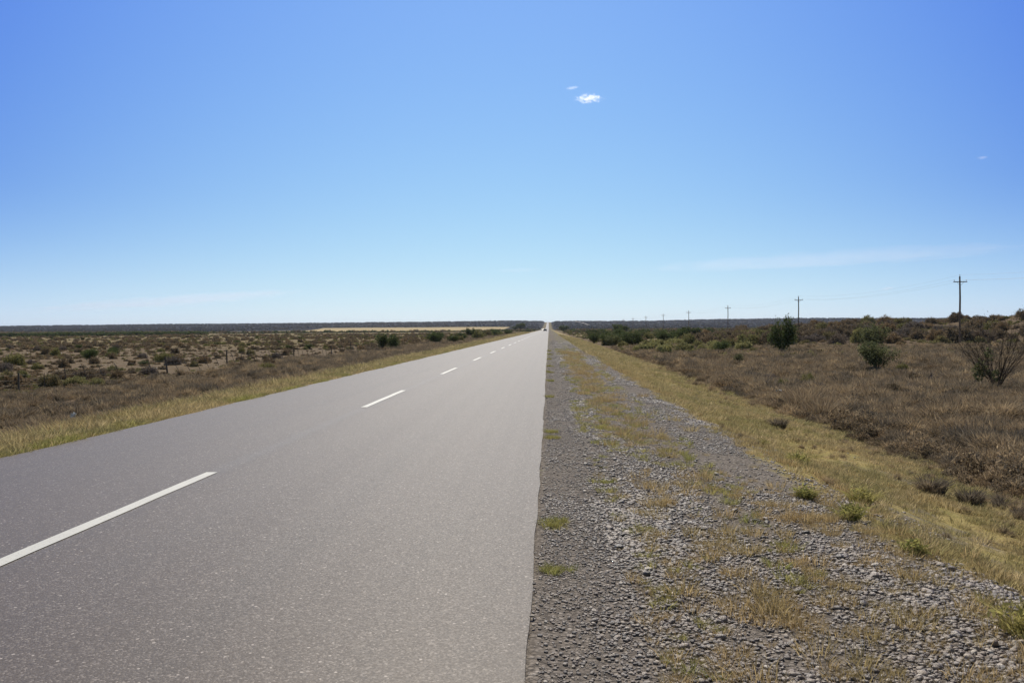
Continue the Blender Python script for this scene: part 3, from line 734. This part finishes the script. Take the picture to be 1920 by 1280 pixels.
# left row beside the road
mass('roadside_shrub', ['leafy', 'leafy', 'olive'], rpts(34, lambda r: ((-17 - r.uniform(0, 6)), 158 + 240 * r.random() ** 1.1), 1), (2.0, 3.6), (.6, .85),
     'dark green bush in the long row behind the left verge', 'bushes in a row behind the left verge')
mass('roadside_shrub', ['leafy', 'leafy', 'fresh', 'olive'], rpts(44, lambda r: ((9.5 + r.random() ** 1.5 * 26), 120 + 190 * r.random()), 2), (2.2, 4.0), (.55, .8),
     'dark green bush in the thicket right of the road beyond the domed bushes', 'bushes of the thicket right of the road')
mass('domed_shrub', ['sage', 'olive', 'sage'], rpts(26, lambda r: ((11 + r.random() * 13), 92 + 42 * r.random()), 3), (1.6, 2.8), (.5, .62),
     'light olive domed bush among many on the flat right of the bank', 'light olive domes on the right flat')
# plain beyond the fence
def lplain(r):
    y = 40 + 260 * r.random() ** 1.25; x = -26 - r.random() * (.70 * y - 20) if .70 * y > 26 else None
    return None if x is None else (x, y)
mass('plain_shrub', ['dome', 'olive', 'leafy', 'dome', 'grey', 'dome', 'olive'], rpts(290, lplain, 4), (.55, 1.45), (.5, .75),
     'low rounded scrub bush on the sandy plain beyond the wire fence', 'scrub bushes on the sandy plain')
# mounds right
def dunes(r):
    y = 128 + 150 * r.random(); x = r.uniform(.17, .60) * y
    return (x, y)
mass('mound_shrub', ['dome', 'grey', 'dome', 'dome', 'dome', 'olive'], rpts(298, dunes, 5), (2.0, 5.2), (.4, .6),
     'rounded brown or grey bush on the uneven mounds at the right', 'bushes on the mounds at the right')
mass('flat_shrub', ['olive', 'dome', 'dome', 'grey'], rpts(38, lambda r: (lambda y: (9.5 + r.random() * (.58 * y - 9), y))(34 + 66 * r.random()), 7), (.5, 1.2),
     (.5, .8), 'low olive or brown bush rising out of the brown grass on the right flat', 'low bushes in the brown grass at the right')
# trees
def tree(x, y, h, wd, label, seed, group='small trees in the distance'):
    e = empty('tree', (x, y, float(HT(x, y)) - .1)); tag(e, label, 'tree', group)
    v_, f_ = tube_np([(0, 0, 0), (.1, 0, h * .3), (-.05, .1, h * .6), (.1, 0, h * .85)], [h * .04, h * .03, h * .02, h * .006], 7); mesh_np('trunk', v_, f_, Mv['bark'], parent=e)
    V, F, T = stems_np(seed, wd * .5, h * .78, 16, h * .012, 0, 1, 5)
    V = [(a, b, c + h * .15) for a, b, c in V]; mesh_np('branches', V, F, Mv['bark'], parent=e)
    T = [(t.x, t.y, t.z + h * .18) for t in T]; l_ = leaves_np(T, 3200, h * .045, h * .075, seed); mesh_np('crown', *l_, Mv['leaf'], parent=e)
tree(-30.0, 900, 9.5, 10, 'tallest dark tree at the end of the left bush row', 61)
tree(-36.5, 905, 6.0, 9, 'lower dark tree left of the tallest tree by the road end', 62)
tree(-22.5, 930, 3.5, 7, 'low dark tree between the tallest tree and the road', 63)
tree(11.5, 640, 5.5, 7.5, 'dark tree standing nearest the road end on its right', 64)
tree(38.5, 470, 5.5, 7, 'left one of two dark trees in front of the far hill beyond the thicket', 65)
tree(41.8, 465, 4.4, 6.5, 'right one of two dark trees in front of the far hill beyond the thicket', 66)
tree(40.0, 245, 3.2, 3.4, 'left of two small trees between the middle power poles', 67)
tree(43.3, 246, 3.0, 3.2, 'right of two small trees between the middle power poles', 68)

# far scrub
FP = []
for k, (st, nl, sz) in enumerate((('leaf', 420, .16), ('olive', 380, .16), ('dome', 380, .16), ('leaf', 420, .16), ('dome', 360, .16))):
    T = dome_tips(900 + k, 60, 1.0, .9); l_ = leaves_np(T, nl, sz, .12, 900 + k, 1.6); FP.append(mesh_np('scrub_bush', *l_, Mv[st], link=False))
C_far = proto_coll('far_scrub_shapes', FP); C_dark = proto_coll('dark_scrub_shapes', [FP[0].copy(), FP[3].copy()])
HP = []
for k in range(2):
    T = dome_tips(930 + k, 60, 1.0, .9); l_ = leaves_np(T, 400, .16, .12, 930 + k, 1.6); HP.append(mesh_np('hill_bush', *l_, Mv['far'], link=False))
C_hill = proto_coll('hill_scrub_shapes', HP)
DP = []
for k, (st, n_) in enumerate((('dome', 1500), ('bunch', 1500))):
    T = dome_tips(950 + k, 120, 1.0, .9); l_ = leaves_np(T, n_, .06, .12, 950 + k, 3.2, up=1.0); DP.append(mesh_np('shrublet', *l_, Mv[st], link=False))
C_dry = proto_coll('dry_shrublet_shapes', DP)
C_mid = proto_coll('mid_scrub_shapes', [FP[1].copy(), FP[2].copy(), FP[1].copy(), FP[1].copy()])
r_ = np.random.default_rng(50)
x, y = wedge(5200, 9, 1, 70, 560, 51, lambda x, y: .12 + .65 * sstep(fbm(x / 9, y / 12), .42, .56), 1.2)
xa, ya = wedge(6000, -12, -1, 120, 500, 52, lambda x, y: (.10 + .65 * sstep(fbm(x / 9, y / 12), .42, .56)), 1.1)
scatter('low_scrub', onground(x, y, -.1), (.35 + .6 * r_.random(len(x))) * (.9 + y / 1100), C_mid, 4, 'low olive and brown ground scrub beyond the flat on the right', 'scrub', .1, 13)
C_left = proto_coll('left_scrub_shapes', [FP[2].copy(), FP[4].copy(), FP[1].copy(), FP[2].copy()])
scatter('low_plain_scrub', onground(xa, ya, -.1), (.35 + .6 * r_.random(len(xa))) * (.9 + ya / 1100), C_left, 4, 'low brown and olive ground scrub filling the far left plain', 'scrub', .1, 84)
xa, ya = wedge(11000, -24, -1, 34, 190, 53, lambda x, y: .10 + .6 * sstep(fbm(x / 5, y / 7), .45, .6), 1.2)
scatter('sandy_plain_scrub', onground(xa, ya, -.05), (.12 + .24 * r_.random(len(xa)) ** 1.5), C_left, 4, 'tiny dry scrub dotted over the pale sandy plain', 'scrub', .1, 14)
x, y = wedge(2600, 14, 1, 500, 1500, 54); xa, ya = wedge(3200, -16, -1, 700, 1500, 55)
k_ = ~((xa > -600) & (xa < -70) & (ya > 780) & (ya < 2100)); xa, ya = xa[k_], ya[k_]
x = np.concatenate([x, xa]); y = np.concatenate([y, ya])
scatter('distant_scrub', onground(x, y, -.2), 1.6 + 1.6 * r_.random(len(x)), C_far, 5, 'dark scrub of the far plain in front of the hills', 'scrub', .1, 15)
x, y = wedge(5200, 16, 1, 1500, 3900, 56); xa, ya = wedge(6200, -22, -1, 1500, 3900, 57)
k_ = ~((xa > -620) & (xa < -70) & (ya < 2120)); xa, ya = xa[k_], ya[k_]
x = np.concatenate([x, xa]); y = np.concatenate([y, ya])
scatter('hill_scrub', onground(x, y, -.4), 2.4 + 2.2 * r_.random(len(x)), C_hill, 2, 'dark scrub covering the low far hills', 'scrub', .1, 16)
x, y = wedge(9000, 7.6, 1, 11, 100, 58, lambda x, y: .12 + .6 * sstep(fbm(x * 1.3 + 50, y * .9), .50, .60), 1.2)
scatter('dry_shrublets', onground(x, y, -.04), (.10 + .22 * r_.random(len(x)) ** 2) * (1 + y / 150), C_dry, 2, 'small dark dry shrublets mixed into the brown grass right of the bank', 'scrub', .1, 18)
xa, ya = wedge(9000, -9.6, -1, 14, 110, 59, lambda x, y: (.2 + .6 * sstep(fbm(x * 1.3 + 50, y * .9), .50, .60)) * (x > -24), 1.2)
x2_, y2_ = wedge(2600, 8.0, 1, 13, 95, 581, lambda x, y: .1 + .9 * sstep(fbm(x * .35 + 70, y * .3), .48, .58), 1.1)
scatter('rusty_shrublets', onground(x2_, y2_, -.05), (.20 + .30 * np.random.default_rng(582).random(len(x2_)) ** 1.5) * (1 + y2_ / 200), C_dry, 2, 'knee high rust brown tussocks standing darker in the right flat', 'scrub', .1, 83)
scatter('dry_verge_shrublets', onground(xa, ya, -.04), .12 + .26 * r_.random(len(xa)) ** 2, C_dry, 2, 'small dark dry shrublets mixed into the brown grass left of the road', 'scrub', .1, 19)
# dark tree belt far left and below the straw field
r2 = np.random.default_rng(60); n_ = 1500
t = r2.random(n_); x = -262 + 44 * t; y = 392 + 120 * t + r2.normal(0, 7, n_); k_ = inview(x, y, 10); x, y = x[k_], y[k_]
n_ = 900; t = r2.random(n_); xb = -250 + 190 * t; yb_ = 640 + 120 * t + r2.normal(0, 14, n_)
scatter('tree_belt', onground(np.concatenate([x, xb]), np.concatenate([y, yb_]), -.1), np.concatenate([1.3 + 1.2 * r2.random(len(x)), 0.35 + .4 * r2.random(len(xb))]), C_dark, 2,
        'long dark green belt of low trees across the plain at the left', 'trees', .1, 17)

# ---------------------------------------------------------------- wire fence
M_post = simple('weathered_wood', (.12, .10, .085), .9, .35, 15); M_wire = simple('dull_wire', (.16, .15, .14), .5, .2, 5, .5, .6)
fe = empty('wire_fence', (-24.6, 38, -1.25)); tag(fe, 'old wire fence with thick posts and thin leaning stakes across the left plain', 'fence')
def fence_piece(nm, x, y, h, rad, lx, ly, mat, k=6):
    z = float(HT(x, y)) - .05; v_, f_ = tube_np([(0, 0, 0), (lx * .5 + random.uniform(-.01, .01), ly * .5, h * .5), (lx, ly, h)], [rad, rad * .95, rad * .8], k)
    v_ = [(a + x + 24.6, b + y - 38, c + z + 1.25) for a, b, c in v_]
    f_ = f_ + [(len(v_) - k, len(v_) - k + q, len(v_) - k + q + 1) for q in range(1, k - 1)]
    return mesh_np(nm, v_, f_, mat, parent=fe)
posts = [28.5, 39.6, 55.1, 66, 83.7, 98.5, 108.5, 122, 136]
def fx(y): return np.interp(y, [20, 39.6, 55, 66, 84, 104, 136], [-26.1, -26.0, -25.8, -26.0, -26.0, -26.1, -26.3])
for k, y in enumerate(posts):
    ln = -.16 if abs(y - 55.1) < 1 else random.uniform(-.03, .03)
    fence_piece('post', float(fx(y)), y, 1.22 if y > 40 else 1.05, .065 if y > 40 else .05, ln, 0, M_post, 8)
for a, b in zip(posts[:-1], posts[1:]):
    ns = max(3, int((b - a) / 1.75))
    for q in range(1, ns):
        y = a + (b - a) * q / ns
        lean = -.48 * float(sstep(y, 41, 48)) * (1 - .55 * float(sstep(y, 58, 76))) * random.uniform(.7, 1.2)
        if random.random() < .06: continue
        fence_piece('stake', float(fx(y)), y + random.uniform(-.15, .15), random.uniform(.88, 1.05), .021, lean, random.uniform(-.05, .05), M_post, 5)
for hw in (.4, .65, .9):
    pp = []
    for y in np.arange(28.5, 136, 1.35):
        ln = -.48 * float(sstep(y, 41, 48)) * (1 - .55 * float(sstep(y, 58, 76))) * .9
        pp.append((float(fx(y)) + ln * hw + 24.6, y - 38, float(HT(fx(y), y)) + hw + 1.25 - .02))
    v_, f_ = tube_np(pp, [.0022] * len(pp), 4); mesh_np('wire', v_, f_, M_wire, parent=fe)

# ---------------------------------------------------------------- power line
M_pole = simple('pole_wood', (.17, .125, .10), .85, .3, 3); M_ins = simple('insulator', (.25, .22, .20), .3, .1, 4, .5); M_iron = simple('pole_iron', (.12, .11, .10), .6, .2, 4, .4, .5)
def box_np(cx, cy, cz, sx, sy, sz):
    v = [(cx + a * sx / 2, cy + b * sy / 2, cz + c * sz / 2) for a in (-1, 1) for b in (-1, 1) for c in (-1, 1)]
    f = [(0, 1, 3, 2), (4, 6, 7, 5), (0, 4, 5, 1), (2, 3, 7, 6), (0, 2, 6, 4), (1, 5, 7, 3)]; return v, f
PH = 10.2
def ring(prof, k, cx=0, cy=0):
    V, F = [], []
    for r_0, z in prof:
        for j in range(k): V.append((cx + r_0 * math.cos(6.2832 * j / k), cy + r_0 * math.sin(6.2832 * j / k), z))
    for i_ in range(len(prof) - 1):
        for j in range(k): F.append((i_ * k + j, i_ * k + (j + 1) % k, (i_ + 1) * k + (j + 1) % k, (i_ + 1) * k + j))
    return V, F
def pole():
    e = empty('power_pole', (0, 0, 0))
    v_, f_ = tube_np([(0, 0, -.3), (-.03, .01, PH * .35), (.03, 0, PH * .7), (.0, 0, PH - .1), (0, 0, PH)], [.15, .135, .12, .105, .10], 12)
    k = 12; f_ = f_ + [(len(v_) - k, len(v_) - k + q, len(v_) - k + q + 1) for q in range(1, k - 1)]
    mesh_np('pole', v_, f_, M_pole, parent=e)
    v_, f_ = box_np(0, -.15, PH - .82, 1.98, .10, .12); ca = mesh_np('crossarm', v_, f_, M_pole, parent=e)
    for sx in (-1, 1):
        v_, f_ = tube_np([(sx * .50, -.17, PH - .88), (sx * .03, -.15, PH - 1.32)], [.018, .018], 4); mesh_np('brace', v_, f_, M_iron, parent=e)
    prof = [(.012, 0), (.012, .10), (.055, .10), (.065, .14), (.035, .16), (.06, .18), (.045, .23), (.012, .25)]
    for x, y, z in ((-.88, -.15, PH - .76), (.88, -.15, PH - .76), (0, 0, PH + .003)):
        v_, f_ = ring([(a, b + z) for a, b in prof], 8, x, y); mesh_np('insulator', v_, f_, M_ins, parent=e)
    return e
pl = pole(); PX = 60.0; PS = 78.6; PY0 = 124.0
plabels = {-1: 'timber power pole outside the right frame edge carrying the near wires', 0: 'nearest tall timber power pole with crossarm above the brown mounds at the right',
           1: 'second timber power pole, standing behind the tall dark bush', 2: 'third timber power pole, between the tall bush pole and the two small trees',
           3: 'fourth timber power pole, just beside the two small trees', 4: 'fifth timber power pole counted from the right', 5: 'sixth timber power pole counted from the right',
           6: 'seventh faint power pole counted from the right, above the thicket', 7: 'eighth and faintest power pole, leftmost above the thicket'}
tops = []
for k in range(-1, 8):
    o = pl if k == -1 else copy_tree(pl)
    y = PY0 + PS * k; z = -1.3 if k < 1 else float(-1.3 + .0 * k)
    hz = float(HT(PX, y)); o.location = (PX, y, z); o.rotation_euler = (0, R(random.uniform(-.5, .7)), R(random.uniform(-3, 3)))
    o['label'] = plabels[k]; o['category'] = 'power pole'; o['group'] = 'power poles of the line at the right'
    tops.append((PX, y, z))
for nm, lb, dx, dy, dz in (('power_wire', 'top power wire joining the pole tips', 0, 0, PH + .22), ('power_wire', 'power wire on the left crossarm ends', -.88, -.15, PH - .53), ('power_wire', 'power wire on the right crossarm ends', .88, -.15, PH - .53)):
    pp = []
    for a, b in zip(tops[:-1], tops[1:]):
        for q in range(16):
            t = q / 16; pp.append((a[0] + dx, a[1] + (b[1] - a[1]) * t + dy, a[2] + dz - 4 * 1.1 * t * (1 - t)))
    v_, f_ = tube_np(pp, [.0055] * len(pp), 4); tag(mesh_np(nm, v_, f_, M_wire), lb, 'wire', 'wires of the power line')

# ---------------------------------------------------------------- car far down the road
M_cpaint = simple('dark_car_paint', (.035, .036, .045), .3, .1, 2, .5); M_glass = simple('car_glass', (.03, .035, .045), .08, .1, 2, .6)
M_tyre = simple('tyre_rubber', (.03, .03, .03), .8, .1, 4); M_rim = simple('wheel_metal', (.45, .45, .46), .35, .1, 4, .5, .8)
M_tail = simple('tail_light_red', (.35, .02, .02), .25, .1, 4, .5); M_plate = simple('number_plate', (.5, .5, .5), .5, .05, 4); M_head = simple('head_light', (.8, .8, .8), .2, .05, 4, .6)
def car(loc, rz, label, paint_m, kind='hatch'):
    """nose towards +Y"""
    e = empty('car', loc, rz); tag(e, label, 'car')
    L2, W = 2.1, .86
    low = [(-L2, .32), (-L2 - .03, .62), (-L2, .88), (-1.2, .96), (.9, .92), (1.75, .78), (L2, .60), (L2 + .02, .34), (1.7, .24), (-1.8, .24)]
    bm = bmesh.new()
    rings = []
    for sx in (-W, -W + .06, W - .06, W):
        ins = .05 if abs(sx) == W else 0
        rings.append([bm.verts.new((sx, y * (1 - ins * .3), z + (ins * (.5 - z)))) for y, z in low])
    n_ = len(low)
    for a, b in zip(rings[:-1], rings[1:]):
        for j in range(n_): bm.faces.new((a[j], a[(j + 1) % n_], b[(j + 1) % n_], b[j]))
    bm.faces.new(rings[0][::-1]); bm.faces.new(rings[-1])
    cab = [(-1.98, .88), (-1.75, 1.40), (-1.2, 1.47), (.1, 1.44), (1.05, .92)]
    lo = [bm.verts.new((-W + .05 + .16 * max(0, (z - .9) / .55), y, z)) for y, z in cab]; hi = [bm.verts.new((W - .05 - .16 * max(0, (z - .9) / .55), y, z)) for y, z in cab]
    for j in range(4): bm.faces.new((lo[j], lo[j + 1], hi[j + 1], hi[j]))
    bm.faces.new(lo[::-1]); bm.faces.new(hi)
    bmesh.ops.recalc_face_normals(bm, faces=bm.faces)
    me = bpy.data.meshes.new('body'); bm.to_mesh(me); bm.free(); me.materials.append(paint_m); b_ = bpy.data.objects.new('body', me); COL.objects.link(b_); b_.parent = e
    bv = b_.modifiers.new('edge', 'BEVEL'); bv.width = .03; bv.segments = 2
    q = lambda P_: mesh_np('window', P_, [(0, 1, 2, 3)], M_glass, parent=e)
    q([(-.60, -1.975, .97), (.60, -1.975, .97), (.52, -1.80, 1.35), (-.52, -1.80, 1.35)]).name = 'rear_window'
    q([(-.66, 1.00, .97), (.66, 1.00, .97), (.56, .22, 1.40), (-.56, .22, 1.40)]).name = 'windscreen'
    for sx in (-1, 1): q([(sx * .79, -1.6, .98), (sx * .79, .75, .98), (sx * .665, .1, 1.37), (sx * .665, -1.45, 1.37)])
    for sx in (-1, 1):
        v_, f_ = box_np(sx * .70, -2.12, .80, .24, .07, .20); mesh_np('tail_light', v_, f_, M_tail, parent=e)
        v_, f_ = box_np(sx * .62, 2.06, .62, .30, .10, .14); mesh_np('headlight', v_, f_, M_head, parent=e)
        v_, f_ = box_np(sx * .94, .72, 1.02, .16, .10, .12); mesh_np('mirror', v_, f_, paint_m, parent=e)
    v_, f_ = box_np(0, -2.14, .42, 1.66, .10, .20); mesh_np('bumper', v_, f_, M_tyre, parent=e)
    v_, f_ = box_np(0, -2.145, .66, .42, .02, .13); mesh_np('number_plate', v_, f_, M_plate, parent=e)
    for sx in (-1, 1):
        for y in (-1.3, 1.32):
            prof = [(.20, -.10), (.30, -.10), (.32, -.06), (.32, .06), (.30, .10), (.20, .10)]
            v_, f_ = ring(prof, 20); v_ = [(z + sx * .76, y + a, .32 + b) for a, b, z in v_]; wv = mesh_np('wheel', v_, f_, M_tyre, smooth=True, parent=e)
            v_, f_ = ring([(.02, -.03), (.20, -.05), (.20, .05), (.02, .03)], 16); v_ = [(z + sx * .80, y + a, .32 + b) for a, b, z in v_]; rr_ = mesh_np('rim', v_, f_, M_rim, parent=wv)
car((-1.95, 448, .055), 0, 'dark car driving away in the right lane, larger of the two', M_cpaint)
car((-5.0, 690, .06), math.pi, 'tiny dark car coming in the left lane beyond the larger car', M_cpaint)

# ---------------------------------------------------------------- litter
M_white = simple('white_plastic', (.72, .71, .68), .5, .1, 6)
def scrap(loc, rz, label, seed, L=.34, wd=.12):
    r = random.Random(seed); V, F = [], []
    for i_ in range(9):
        t = i_ / 8
        for j in range(5):
            u = j / 4 - .5; V.append(((t - .5) * L + r.gauss(0, .006), u * wd * (.5 + math.sin(t * 3.1)) + r.gauss(0, .006), .05 + .05 * math.sin(t * 7 + u * 4) + r.gauss(0, .010)))
    for i_ in range(8):
        for j in range(4): q = i_ * 5 + j; F.append((q, q + 1, q + 6, q + 5))
    o = mesh_np('plastic_scrap', V, F, M_white); o.location = loc; o.rotation_euler = (.3, .1, rz); tag(o, label, 'litter')
    m = o.modifiers.new('thickness', 'SOLIDIFY'); m.thickness = .004
scrap((9.15, 33.6, float(HT(9.15, 33.6)) + .28), .6, 'crumpled white plastic scrap lying in the brown grass at the bank foot', 1)
scrap((-10.6, 18.0, float(HT(-10.6, 18.0)) + .32), 1.4, 'small white plastic scrap caught in grass at the left', 2, .14, .06)

# ---------------------------------------------------------------- clouds
def cloudmat(name, dens, thr, nsc, soft=.12):
    n = NT(name); co = n.n('TexCoord').outputs['Object']
    ln = n.n('VectorMath', operation='LENGTH'); n.set(ln.inputs[0], co)
    ns = n.noise(n.mapv(co, nsc), 1.0, 6, .72)
    d = n.math('SUBTRACT', n.math('SUBTRACT', ns, n.math('MULTIPLY', n.math('POWER', ln.outputs['Value'], 2.0), .30)), thr)
    d = n.ss(d, 0, soft); d = n.math('MULTIPLY', d, dens)
    v = n.n('VolumePrincipled'); v.inputs['Color'].default_value = (1, 1, 1, 1); n.set(v.inputs['Density'], d); v.inputs['Anisotropy'].default_value = .6
    n.t.links.new(v.outputs[0], n.out.inputs['Volume']); return n.m
def cloud(px, py, dist, wpx, hpx, label, mat, tilt=0, depth=.6):
    # px, py: bearing and height as offsets from the road's vanishing point, in thousandths of the distance
    x, y, z = px / 1557 * dist, dist, 1.63 + py / 1557 * dist
    bm = bmesh.new(); bmesh.ops.create_icosphere(bm, subdivisions=3, radius=1); me = bpy.data.meshes.new('cloud'); bm.to_mesh(me); bm.free(); me.materials.append(mat)
    o = bpy.data.objects.new('cloud', me); COL.objects.link(o); W_, H_ = wpx / 1557 * dist / 2, hpx / 1557 * dist / 2
    o.location = (x, y, z); o.scale = (W_, W_ * depth, H_); o.rotation_euler = (0, -tilt, math.atan2(-x, y) * .8); tag(o, label, 'cloud', kind='thing')
Cm = cloudmat('bright_cloud', .022, .43, (7.0, 3, 3.4), .16); Cs = cloudmat('soft_cloud', .006, .30, (3.2, 2, 2.2), .2); Cw = cloudmat('thin_cloud', .00042, .20, (5, 1.2, 1.6), .3)
CD = 9000
cloud(76, 427, CD, 80, 28, 'small bright white cloud high in the blue sky above the road', Cm)
cloud(46, 447, CD, 30, 7, 'faint wisp just left above the bright white cloud', Cs, .1)
cloud(792, 307, CD, 22, 8, 'small pale cloud high in the sky near the right edge', Cs)
cloud(622, 70, CD, 30, 9, 'small white cloud left of the nearest power pole', Cs, .15)
cloud(510, 124, CD, 760, 13, 'long thin streak of cloud low over the right plain', Cw, .03)
cloud(-58, 109, CD, 110, 10, 'short faint cloud streak low in the middle of the sky', Cw, .03)
cloud(-720, 56, CD, 560, 22, 'long faint veil of cloud low over the left hills', Cw, .08)

# ---------------------------------------------------------------- haze
def haze():
    n = NT('haze_air'); v = n.n('VolumePrincipled'); v.inputs['Color'].default_value = (.72, .82, 1, 1)
    v.inputs['Density'].default_value = 5.2e-5; v.inputs['Anisotropy'].default_value = .2
    n.t.links.new(v.outputs[0], n.out.inputs['Volume'])
    V, F = box_np(0, 4600, 27, 13800, 10400, 66); o = mesh_np('haze', V, F, n.m); tag(o, 'thin blue haze over the far plain', kind='stuff')
haze()
